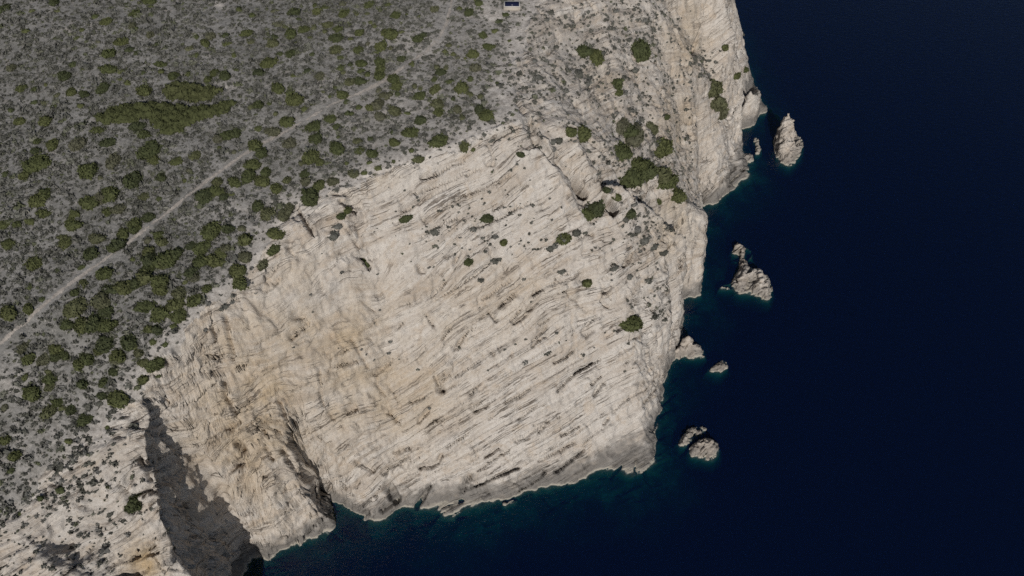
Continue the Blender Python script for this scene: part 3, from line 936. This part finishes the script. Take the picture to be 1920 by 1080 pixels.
CLIFF_BUSH = [   # px, py, width, words
 (757, 404, 16, "small olive shrub alone on the upper bedded slab, just above its middle"),
 (911, 400, 20, "round dark green shrub alone in the middle of the upper bedded slab"),
 (943, 450, 11, "tiny round green shrub on the pale slab below the larger lone shrub"),
 (976, 292, 11, "tiny green shrub on the slab right under the plateau corner"),
 (877, 492, 14, "small round green shrub low in the centre of the pale cliff"),
 (1055, 436, 22, "grey green shrub on bare rock left of the shaded gully"),
 (1100, 526, 15, "small dull green shrub alone on the right half of the cliff"),
 (1181, 602, 28, "bright green bush alone on the cliff nose, right above the sea rocks"),
 (1114, 386, 30, "broad olive bush beside the dark hollow in the gully"),
 (1098, 396, 24, "grey green bush left of the olive one by the dark hollow"),
 (1158, 362, 14, "small olive bush at the top of the lower dark gully"),
 (1178, 400, 20, "narrow green bush leaning beside the lower dark gully"),
 (1235, 360, 15, "small green bush below the large gully thicket"),
 (1263, 365, 26, "green bush at the lower right end of the gully thicket"),
 (1201, 83, 38, "wide olive green bush alone high on the eastern slope"),
 (1090, 90, 24, "olive bush on the rubble slope beside a smooth pale boulder"),
 (1117, 103, 26, "grey olive bush just above the smooth pale boulder"),
 (1156, 152, 22, "green bush right of the smooth pale boulder"),
 (1160, 171, 13, "small green bush hanging under the one beside the boulder"),
 (1334, 163, 30, "large bright green bush at the top of the hollow below the far buttress"),
 (1342, 187, 28, "green bush in the middle of the hollow below the far buttress"),
 (1352, 209, 22, "lowest green bush in the hollow below the far buttress"),
 (1166, 227, 28, "upper left bush of the dark green clump in mid slope"),
 (1186, 243, 34, "lower right bush of the dark green clump in mid slope"),
 (1174, 240, 26, "middle bush of the dark green clump in mid slope"),
 (1070, 244, 20, "shaded green bush at the head of the upper gully"),
 (1090, 245, 26, "sunlit green bush at the head of the upper gully"),
 (1236, 272, 32, "dark green bush on the right bank of the wooded gully"),
 (1246, 217, 13, "small green bush above the right bank of the wooded gully"),
 (1163, 278, 32, "leftmost bush of the wooded gully"),
 (1190, 296, 36, "large dark bush in the heart of the wooded gully"),
 (1180, 318, 36, "olive bush on the lower left edge of the wooded gully"),
 (1206, 310, 34, "middle bush of the wooded gully"),
 (1238, 320, 36, "right hand bush of the wooded gully"),
 (1246, 334, 30, "lowest bush of the wooded gully"),
 (1217, 226, 14, "small grey green bush above the wooded gully"),
 (1226, 238, 16, "small olive bush between the clump and the wooded gully"),
 (1360, 88, 10, "tiny green bush near the far buttress skyline, upper one"),
 (1381, 128, 16, "small green bush near the far buttress edge, left of a pair"),
 (1396, 127, 11, "small green bush near the far buttress edge, right of a pair"),
 (1138, 357, 11, "tiny olive bush between the two dark gullies"),
 (165, 866, 16, "small shrub in a rock crevice beside the shaded cove"),
 (683, 485, 18, "small grey green shrub in a notch of the left slab"),
 (650, 387, 14, "tiny grey shrub near the top left of the slab, upper one"),
 (642, 405, 14, "tiny grey shrub near the top left of the slab, lower one"),
]
CLIFF_BUSH[41] = (245, 940, 30, "grey olive bush in a rock crevice left of the shaded cove")

bl = []
for ox, oy, sc, txt in BUSH:
    for w in txt.split():
        x_, y_, d_ = (float(k) for k in w.split(","))
        bl.append((ox + x_ / sc, oy + y_ / sc, d_ / sc))
keep = []
for b_ in bl:
    if all((b_[0] - k[0]) ** 2 + (b_[1] - k[1]) ** 2 > (0.3 * (b_[2] + k[2]) / 2) ** 2 for k in keep):
        keep.append(b_)
bl = np.array(keep)

VAR = [crown(100 + k, 3, 620, 11, 0.72, 0.16) for k in range(14)]
VAR_ME = []
for k, (V, F_) in enumerate(VAR):
    o = make_mesh("shrub", V, F_, LEAF)
    VAR_ME.append(o.data)
    bpy.data.objects.remove(o)


def place_bush(px_, py_, w, name, me, hgt=1.0, grow=1.13):
    p = pick(np.array([px_]), np.array([py_ + 0.22 * w]))
    v = PT[near_vertex(p)][0]
    dist = proj(v[None])[2][0]
    r_ = 0.5 * w * dist / FPX * grow
    o = bpy.data.objects.new(name, me)
    o.location = v - np.array([0, 0, 0.08 * r_])
    o.rotation_euler = (0, 0, random.uniform(0, 6.28))
    o.scale = (r_ * random.uniform(0.92, 1.08), r_ * random.uniform(0.92, 1.08), r_ * random.uniform(0.85, 1.15) * hgt)
    C.objects.link(o)
    return o


PATHY = np.array(path_px, float)
order = np.argsort(-bl[:, 2])
n_ind = 300 - len(CLIFF_BUSH)
tone_w = {}
for rank, k in enumerate(order[:n_ind]):
    x_, y_, w = bl[k]
    o = place_bush(x_, y_, w, "shrub", VAR_ME[int(k) % len(VAR_ME)])
    yp = np.interp(x_, PATHY[:, 0], PATHY[:, 1])
    dp = math.sqrt(((PATHY - np.array([x_, y_])) ** 2).sum(1).min())
    gap = abs(y_ - yp) * 0.8
    if x_ > 845:
        rel = "between path and cliff"
    elif gap < 22:
        rel = "touching the footpath" if gap < 14 else "near the footpath"
    else:
        rel = "above the footpath" if y_ < yp else "below the footpath"
    size = "large" if w > 29 else "mid-sized" if w > 22 else "small"
    o["label"] = f"{size} green shrub {rel}, {100 * x_ / 1920:.1f}% across and {100 * y_ / 1080:.1f}% down the photo"
    o["category"] = "shrub"
    o["group"] = "green shrubs scattered over the plateau"
rest = bl[order[n_ind:]]
for (x_, y_, w, words) in CLIFF_BUSH:
    o = place_bush(x_, y_, w, "shrub", VAR_ME[int(x_) % len(VAR_ME)], 1.1, 1.45)
    o["label"] = words
    o["category"] = "shrub"
    o["group"] = "green shrubs on the cliffs"

LOW = [crown(300 + k, 2, 70, 5, 0.6, 0.2) for k in range(6)]
TINY = [crown(400 + k, 1, 26, 3, 0.5, 0.5) for k in range(8)]
p = pick(rest[:, 0], rest[:, 1] + 0.2 * rest[:, 2])
vi = near_vertex(p)
o = merged("distant_shrubs", LOW, PT[vi], 0.6 * rest[:, 2] * proj(PT[vi])[2] / FPX, np.random.default_rng(1).random(len(rest)), LEAF_S)
o["kind"] = "stuff"
o["label"] = "smaller green shrubs dotted over the grey plateau"

grey_px = np.array([(650, 387, 15), (642, 405, 15), (634, 422, 22), (620, 436, 24), (775, 384, 12), (815, 437, 24), (1052, 436, 22), (1030, 457, 26), (1040, 450, 22), (1078, 432, 20), (1098, 436, 12), (1054, 504, 13),
                    (1080, 139, 28), (1008, 143, 18), (1060, 172, 16), (1155, 20, 14), (1128, 95, 20), (1190, 130, 18), (1205, 447, 26), (1225, 458, 24), (1240, 470, 20), (1190, 425, 22), (1170, 412, 20), (1310, 140, 18),
                    (1000, 110, 14), (1292, 120, 16), (1150, 505, 18), (1180, 520, 16), (1045, 255, 22), (1035, 262, 18), (1145, 355, 16), (915, 693, 8), (948, 660, 8), (805, 760, 9), (862, 650, 8), (966, 648, 8), (985, 640, 8)], float)
p = pick(grey_px[:, 0], grey_px[:, 1] + 0.1 * grey_px[:, 2])
vi = near_vertex(p)
o = merged("cliff_scrub", LOW, PT[vi], 0.55 * grey_px[:, 2] * proj(PT[vi])[2] / FPX, np.random.default_rng(3).random(len(vi)) * 0.55, SCRUB)
o["kind"] = "stuff"
o["label"] = "grey cushions of scrub clinging to the pale cliff"

# two big mats of low bushes on the plateau
def mat_bush(name, poly, hgt, seed):
    pp_ = pick(np.array([q_[0] for q_ in poly], float), np.array([q_[1] for q_ in poly], float))
    x0, x1, y0, y1 = pp_[:, 0].min(), pp_[:, 0].max(), pp_[:, 1].min(), pp_[:, 1].max()
    g = 0.16
    xs, ys = np.arange(x0 - 1, x1 + 1, g), np.arange(y0 - 1, y1 + 1, g)
    X_, Y_ = np.meshgrid(xs, ys)
    ring = np.vstack([pp_, pp_[:1]])
    nz = fbm(np.stack([X_.ravel() / 1.6, Y_.ravel() / 1.6, np.full(X_.size, seed)], -1), 4, 0.6).reshape(X_.shape)
    d_ = poly_dist(X_, Y_, ring) * np.where(in_poly(X_, Y_, pp_), 1, -1) + 1.5 * nz
    lump = fbm(np.stack([X_.ravel() / 1.1, Y_.ravel() / 1.1, np.full(X_.size, seed + 5.0)], -1), 3, 0.6).reshape(X_.shape)
    gz = PT[near_vertex(np.stack([X_.ravel(), Y_.ravel(), X_.ravel() * 0], -1)), 2].reshape(X_.shape)
    z = gz + hgt * np.sqrt(np.clip(d_ / 1.2, 0, 1)) * (0.75 + 0.85 * lump) - 0.05
    V = np.stack([X_, Y_, z], -1).reshape(-1, 3)
    ix = np.arange(V.shape[0]).reshape(X_.shape)
    F_ = np.stack([ix[:-1, :-1], ix[:-1, 1:], ix[1:, 1:], ix[1:, :-1]], -1).reshape(-1, 4)
    ok = d_.ravel() > -0.1
    F_ = F_[ok[F_].all(1)]
    T = np.vstack([F_[:, [0, 1, 2]], F_[:, [0, 2, 3]]])
    r_ = np.random.default_rng(seed)
    c_ = V[np.where(ok & (d_.ravel() > 0.05))[0]]
    c_ = c_[r_.integers(0, len(c_), int(len(c_) * 0.8))]
    n_ = len(c_)
    a = r_.normal(size=(n_, 3)) * 0.13
    b2 = r_.normal(size=(n_, 3)) * 0.13
    c_ = c_ + r_.normal(size=(n_, 3)) * 0.06
    tri = np.stack([c_ + a, c_ - a * 0.6 + b2, c_ - a * 0.4 - b2], 1).reshape(-1, 3)
    used, inv = np.unique(T, return_inverse=True)
    Vu = V[used]
    return make_mesh(name, np.vstack([Vu, tri]), np.vstack([inv.reshape(T.shape), len(Vu) + np.arange(len(tri)).reshape(-1, 3)]), MATLEAF)


s4 = lambda t: [(float(a.split(",")[0]) / 4, float(a.split(",")[1]) / 4) for a in t.split()]
o = mat_bush("thicket", s4("1220,700 1290,630 1400,632 1520,645 1620,668 1680,695 1600,745 1590,775 1400,768 1230,755"), 1.3, 3)
o["label"] = "large flat mat of dense green bushes on the upper plateau, behind a dark seam"
o["category"] = "thicket"
o = mat_bush("thicket", s4("820,830 930,785 1100,785 1300,790 1600,805 1720,775 1775,780 1690,850 1600,880 1420,950 1330,1010 1240,1020 1150,980 1110,905 900,930 780,940 690,890"), 1.3, 8)
o["label"] = "longest green thicket on the plateau, in front of the flat mat, trailing to the left"
o["category"] = "thicket"

# grey garrigue: countless low plants over the plateau and on the broken slopes
r2 = np.random.default_rng(21)
cell = np.outer(np.gradient(ty), np.gradient(tx)).ravel()
vis = (px > -120) & (px < 1500) & (py > -120) & (py < 1200) & near
pn = fbm(P / 7.0 + 51, 4, 0.6)
off_path = sstep(0.5, 1.1, pdist)
dens_g = (1 - rock_w) * vis * np.clip(0.75 + 1.1 * pn, 0.1, 2.0) * off_path * (1 - 0.75 * pale_g * (1 - 0.7 * wide)) * (1 + 0.8 * wide)
w_ = dens_g * cell
ii = r2.choice(len(w_), 24000, p=w_ / w_.sum())
rad = np.clip(r2.lognormal(-1.25, 0.45, len(ii)), 0.12, 0.9)
tone = np.clip(r2.beta(1.6, 2.4, len(ii)) + 0.25 * pn[ii], 0, 1)
o = merged("garrigue_scrub", TINY, PT[ii] + np.stack([r2.uniform(-.1, .1, len(ii)), r2.uniform(-.1, .1, len(ii)), 0 * ii], -1), rad, tone, SCRUB)
o["kind"] = "stuff"
o["label"] = "low grey scrub covering the plateau"
dens_r = (veg * 1.0 + 0.006 * rock_w * (py < 700) + 0.13 * wide * rock_w * (px < 230)) * vis * (B > 6) * (nrm[:, 2] > 0.35)
w_ = dens_r * cell / np.maximum(nrm[:, 2], 0.3)
ii = r2.choice(len(w_), 3000, p=w_ / w_.sum())
rad = np.clip(r2.lognormal(-1.4, 0.45, len(ii)), 0.12, 0.9)
o = merged("slope_scrub", TINY, PT[ii], rad, np.clip(r2.beta(1.6, 3.2, len(ii)), 0, 1), SCRUB, 0.05)
o["kind"] = "stuff"
o["label"] = "grey scrub specks on the broken limestone slopes"


# ------------------------------------------------------------------ rocks standing in the sea
def sea_rock(name, outline, peaks, label, cat, seed, lines=()):
    out = Z0(outline)
    V, H, E_ = [], [], []
    for k in range(len(out)):
        V.append(Vector(out[k][:2])); H.append(0.15)
        E_.append((k, (k + 1) % len(out)))
    c = out.mean(0)
    for k in range(len(out)):                            # foot of the rock, under water
        dv = out[k] - c
        dv = dv / (np.linalg.norm(dv) + 1e-6)
        V.append(Vector((out[k][0] + dv[0] * 1.6, out[k][1] + dv[1] * 1.6))); H.append(-3.2)
    for p_ in W(peaks):
        V.append(Vector(p_[:2])); H.append(p_[2])
    vo, eo, fo, ov, oe, of = delaunay_2d_cdt(V, E_, [], 0, 1e-4)
    hz = np.array([np.mean([H[k] for k in o_]) if o_ else 0.2 for o_ in ov])
    xy = np.array([(v.x, v.y) for v in vo])
    g = 0.14
    lo, hi = xy.min(0), xy.max(0)
    xs, ys = np.arange(lo[0], hi[0], g), np.arange(lo[1], hi[1], g)
    X_, Y_ = np.meshgrid(xs, ys)
    Hh = np.full(X_.shape, np.nan)
    for f in fo:
        (x0, y0), (x1, y1), (x2, y2) = xy[f[0]], xy[f[1]], xy[f[2]]
        den = (y1 - y2) * (x0 - x2) + (x2 - x1) * (y0 - y2)
        if abs(den) < 1e-9:
            continue
        a = ((y1 - y2) * (X_ - x2) + (x2 - x1) * (Y_ - y2)) / den
        b_ = ((y2 - y0) * (X_ - x2) + (x0 - x2) * (Y_ - y2)) / den
        m_ = (a >= -1e-6) & (b_ >= -1e-6) & (a + b_ <= 1 + 1e-6)
        Hh[m_] = (a * hz[f[0]] + b_ * hz[f[1]] + (1 - a - b_) * hz[f[2]])[m_]
    ok = ~np.isnan(Hh)
    Hs = blur(np.where(ok, Hh, -3.2), 1.6)
    Q = np.stack([X_, Y_, Hs], -1).reshape(-1, 3)
    gyy, gxx = np.gradient(Hs, g)
    nn_ = np.stack([-gxx, -gyy, np.ones_like(Hs)], -1).reshape(-1, 3)
    nn_ /= np.linalg.norm(nn_, axis=1)[:, None]
    bq = np.stack([Q @ bn + 0.8 * perlin(Q / 3.0 + seed), Q @ d1, Q @ d3], -1)
    e_, v_, o_ = worley(bq / np.array([0.8, 2.2, 1.8]) + seed, 3 + seed)
    e2_, v2_, o2_ = worley(bq / np.array([0.4, 0.9, 0.8]) + seed, 9 + seed)
    cr = sstep(0.12, 0.03, np.abs(perlin(bq / np.array([1.3, 6, 5]) + seed * 7))) * sstep(-0.1, 0.1, perlin(Q / 2.0 + seed))
    hh = sstep(-0.6, 0.8, Q[:, 2])
    Q2 = Q + nn_ * ((0.45 * fbm(Q / 1.6 + seed, 4, 0.6) + (v_ - 0.5) * 0.85 + (v2_ - 0.5) * 0.45) * (0.35 + 0.65 * hh))[:, None] - vd * (0.8 * cr * hh)[:, None]
    ix = np.arange(len(Q)).reshape(X_.shape)
    F_ = np.stack([ix[:-1, :-1], ix[:-1, 1:], ix[1:, 1:], ix[1:, :-1]], -1).reshape(-1, 4)
    F_ = F_[ok.ravel()[F_].all(1)]
    # a floor closes the rock below the water
    used, inv = np.unique(F_, return_inverse=True)
    Vt = Q2[used]
    Fi = inv.reshape(F_.shape)
    ec = {}
    for f in Fi:
        for k in range(4):
            a, b_ = f[k], f[(k + 1) % 4]
            if (b_, a) in ec:
                del ec[(b_, a)]
            else:
                ec[(a, b_)] = 1
    ed = np.array(list(ec.keys()))
    nV = len(Vt)
    bot = Vt.copy()
    bot[:, 2] = -4.0
    side = np.stack([ed[:, 1], ed[:, 0], ed[:, 0] + nV, ed[:, 1] + nV], -1)
    ob = make_mesh(name, np.vstack([Vt, bot]), np.vstack([Fi, side, Fi[:, ::-1] + nV]), ISLET_ROCK)
    ob["label"] = label
    ob["category"] = cat
    return ob


sea_rock("sea_stack", [(1452, 262), (1454, 285), (1462, 303), (1478, 311), (1489, 308), (1496, 297), (1503, 285), (1506, 266), (1500, 255), (1490, 252), (1480, 248), (1466, 250)],
         [(1478, 207, 9.4), (1473, 217, 8.4), (1484, 218, 8.2), (1466, 234, 6.2), (1490, 238, 5.6), (1478, 236, 6.6), (1474, 258, 4.8), (1463, 275, 3.2), (1480, 280, 2.6), (1470, 297, 1.2), (1498, 264, 1.5), (1495, 282, 1.0), (1488, 266, 0.9)],
         "tall pointed pale sea stack standing alone off the far headland", "sea stack", 2)
sea_rock("rock_islet", [(1382, 458), (1396, 462), (1409, 470), (1406, 483), (1400, 492), (1404, 502), (1410, 512), (1418, 506), (1428, 512), (1440, 522), (1448, 540), (1446, 553), (1440, 563), (1430, 560),
                        (1412, 551), (1400, 551), (1385, 550), (1376, 541), (1350, 541), (1352, 536), (1372, 531), (1380, 518), (1386, 502), (1385, 491), (1376, 486), (1372, 474)],
         [(1384, 456, 2.0), (1395, 468, 2.0), (1392, 480, 1.4), (1395, 497, 2.0), (1394, 489, 1.7), (1398, 512, 2.6), (1386, 530, 1.6), (1420, 501, 3.4), (1427, 520, 3.2), (1436, 540, 2.4), (1390, 541, .7), (1408, 530, .5), (1365, 537, .5)],
         "jagged split rock islet, the largest off the middle cove", "islet", 4)
sea_rock("shore_rock", [(1244, 690), (1262, 682), (1273, 672), (1281, 668), (1300, 673), (1320, 669), (1318, 657), (1308, 650), (1298, 645), (1286, 642), (1265, 650), (1248, 668)],
         [(1291, 628, 4.6), (1300, 645, 2.6), (1306, 652, 1.2), (1314, 654, 1.2), (1270, 655, 3.2), (1256, 672, 1.8), (1285, 652, 2.2)],
         "pointed grey shore rock at the foot of the cliff nose", "rock", 6)
sea_rock("sea_rock", [(1329, 694), (1345, 698), (1352, 696), (1362, 689), (1361, 679), (1352, 678), (1340, 685)], [(1357, 669, 1.8), (1352, 682, 1.2), (1342, 690, .6)],
         "small lone triangular rock in the water right of the shore rock", "rock", 8)
sea_rock("sea_rock", [(1273, 828), (1280, 838), (1290, 832), (1300, 814), (1323, 808), (1323, 801), (1310, 799), (1295, 806), (1277, 820)], [(1316, 796, 1.9), (1306, 799, 1.8), (1296, 806, 1.7), (1286, 815, 1.6), (1281, 826, 1.3), (1312, 804, 1.2)],
         "long grey rock behind the rounded one, in the water off the cliff corner", "rock", 10)
sea_rock("sea_rock", [(1293, 846), (1297, 856), (1313, 858), (1335, 862), (1346, 852), (1347, 838), (1338, 829), (1322, 825), (1310, 829), (1299, 838)], [(1322, 817, 2.4), (1336, 826, 2.0), (1312, 824, 1.8), (1306, 840, 1.3), (1330, 843, 1.4)],
         "rounded pale rock in front of the long one, off the cliff corner", "rock", 12)
sea_rock("sea_rock", [(942, 945), (950, 949), (964, 943), (969, 936), (955, 938)], [(956, 939, .6)], "tiny flat rock awash below the front cliff", "rock", 14)
sea_rock("sea_rock", [(1413, 260), (1418, 257), (1423, 269), (1428, 279), (1424, 288), (1416, 289), (1418, 276)], [(1421, 275, 1.0), (1416, 260, .6)],
         "thin low rock between the far headland and the sea stack", "rock", 16)
sea_rock("sea_rock", [(1390, 292), (1405, 289), (1413, 296), (1411, 303), (1398, 306), (1390, 302)], [(1404, 291, 1.0), (1396, 298, .9)],
         "low grey rock touching the shore left of the thin rock", "rock", 18)

# ------------------------------------------------------------------ solar panel on its pale plinth by the cliff top
def box(c, sx, sy, sz):
    x, y, z = c
    V = np.array([(x + a * sx / 2, y + b * sy / 2, z + d * sz / 2) for a in (-1, 1) for b in (-1, 1) for d in (-1, 1)])
    F_ = np.array([[0, 1, 3, 2], [4, 6, 7, 5], [0, 4, 5, 1], [2, 3, 7, 6], [0, 2, 6, 4], [1, 5, 7, 3]])
    return V, F_


def boxes(*bs):
    Vs, Fs, o_ = [], [], 0
    for V, F_ in bs:
        Vs.append(V); Fs.append(F_ + o_); o_ += len(V)
    return np.vstack(Vs), np.vstack(Fs)


def tilt(V, ang, piv):
    c_, s_ = math.cos(ang), math.sin(ang)
    q_ = V - piv
    return np.stack([q_[:, 0], q_[:, 1] * c_ - q_[:, 2] * s_, q_[:, 1] * s_ + q_[:, 2] * c_], -1) + piv


pv = PT[near_vertex(pick(np.array([960.0]), np.array([14.0])))][0]
root = bpy.data.objects.new("solar_panel", None)
root.location = pv
root.scale = (0.86, 0.86, 0.86)
C.objects.link(root)
root["label"] = "dark blue solar panel in a white frame on a pale plinth at the cliff top"
root["category"] = "solar panel"
wm, wnt, wb = mat("white_paint"); wb.inputs["Base Color"].default_value = (0.42, 0.41, 0.39, 1)
pm, pnt, pb = mat("solar_glass"); pb.inputs["Roughness"].default_value = 0.25
pnt.links.new(mix(pnt, ramp(pnt, noise(pnt, 6, 2), (0.45, 0.0), (0.6, 1.0)), (0.008, 0.01, 0.03), (0.014, 0.017, 0.045)), pb.inputs["Base Color"])
cm, cnt, cb = mat("pale_concrete")
cnt.links.new(mix(cnt, noise(cnt, 3, 6), (0.30, 0.265, 0.225), (0.42, 0.38, 0.33)), cb.inputs["Base Color"])
dm, dnt, db = mat("dark_steel"); db.inputs["Base Color"].default_value = (0.03, 0.03, 0.035, 1)
piv = np.array([0, 0.2, 0.75])
V, F_ = box((0, 0, 0.1), 3.5, 1.7, 0.9); make_mesh("plinth", V, F_, cm, parent=root)
V, F_ = box((0, 0.2, 0.95), 3.3, 1.3, 0.08); V = tilt(V, math.radians(30), piv); make_mesh("frame", V, F_, wm, parent=root)
V, F_ = box((0, 0.2, 1.005), 3.0, 1.02, 0.03); V = tilt(V, math.radians(30), piv); make_mesh("panel", V, F_, pm, parent=root)
for x_ in (-1.3, 1.3):
    V, F_ = box((x_, 0.65, 0.85), 0.08, 0.08, 0.75); make_mesh("leg", V, F_, dm, parent=root)
V, F_ = boxes(box((-2.05, -0.1, 0.55), 0.12, 0.12, 1.5), box((-2.05, -0.1, 1.34), 0.22, 0.22, 0.12)); make_mesh("post", V, F_, dm, parent=root)
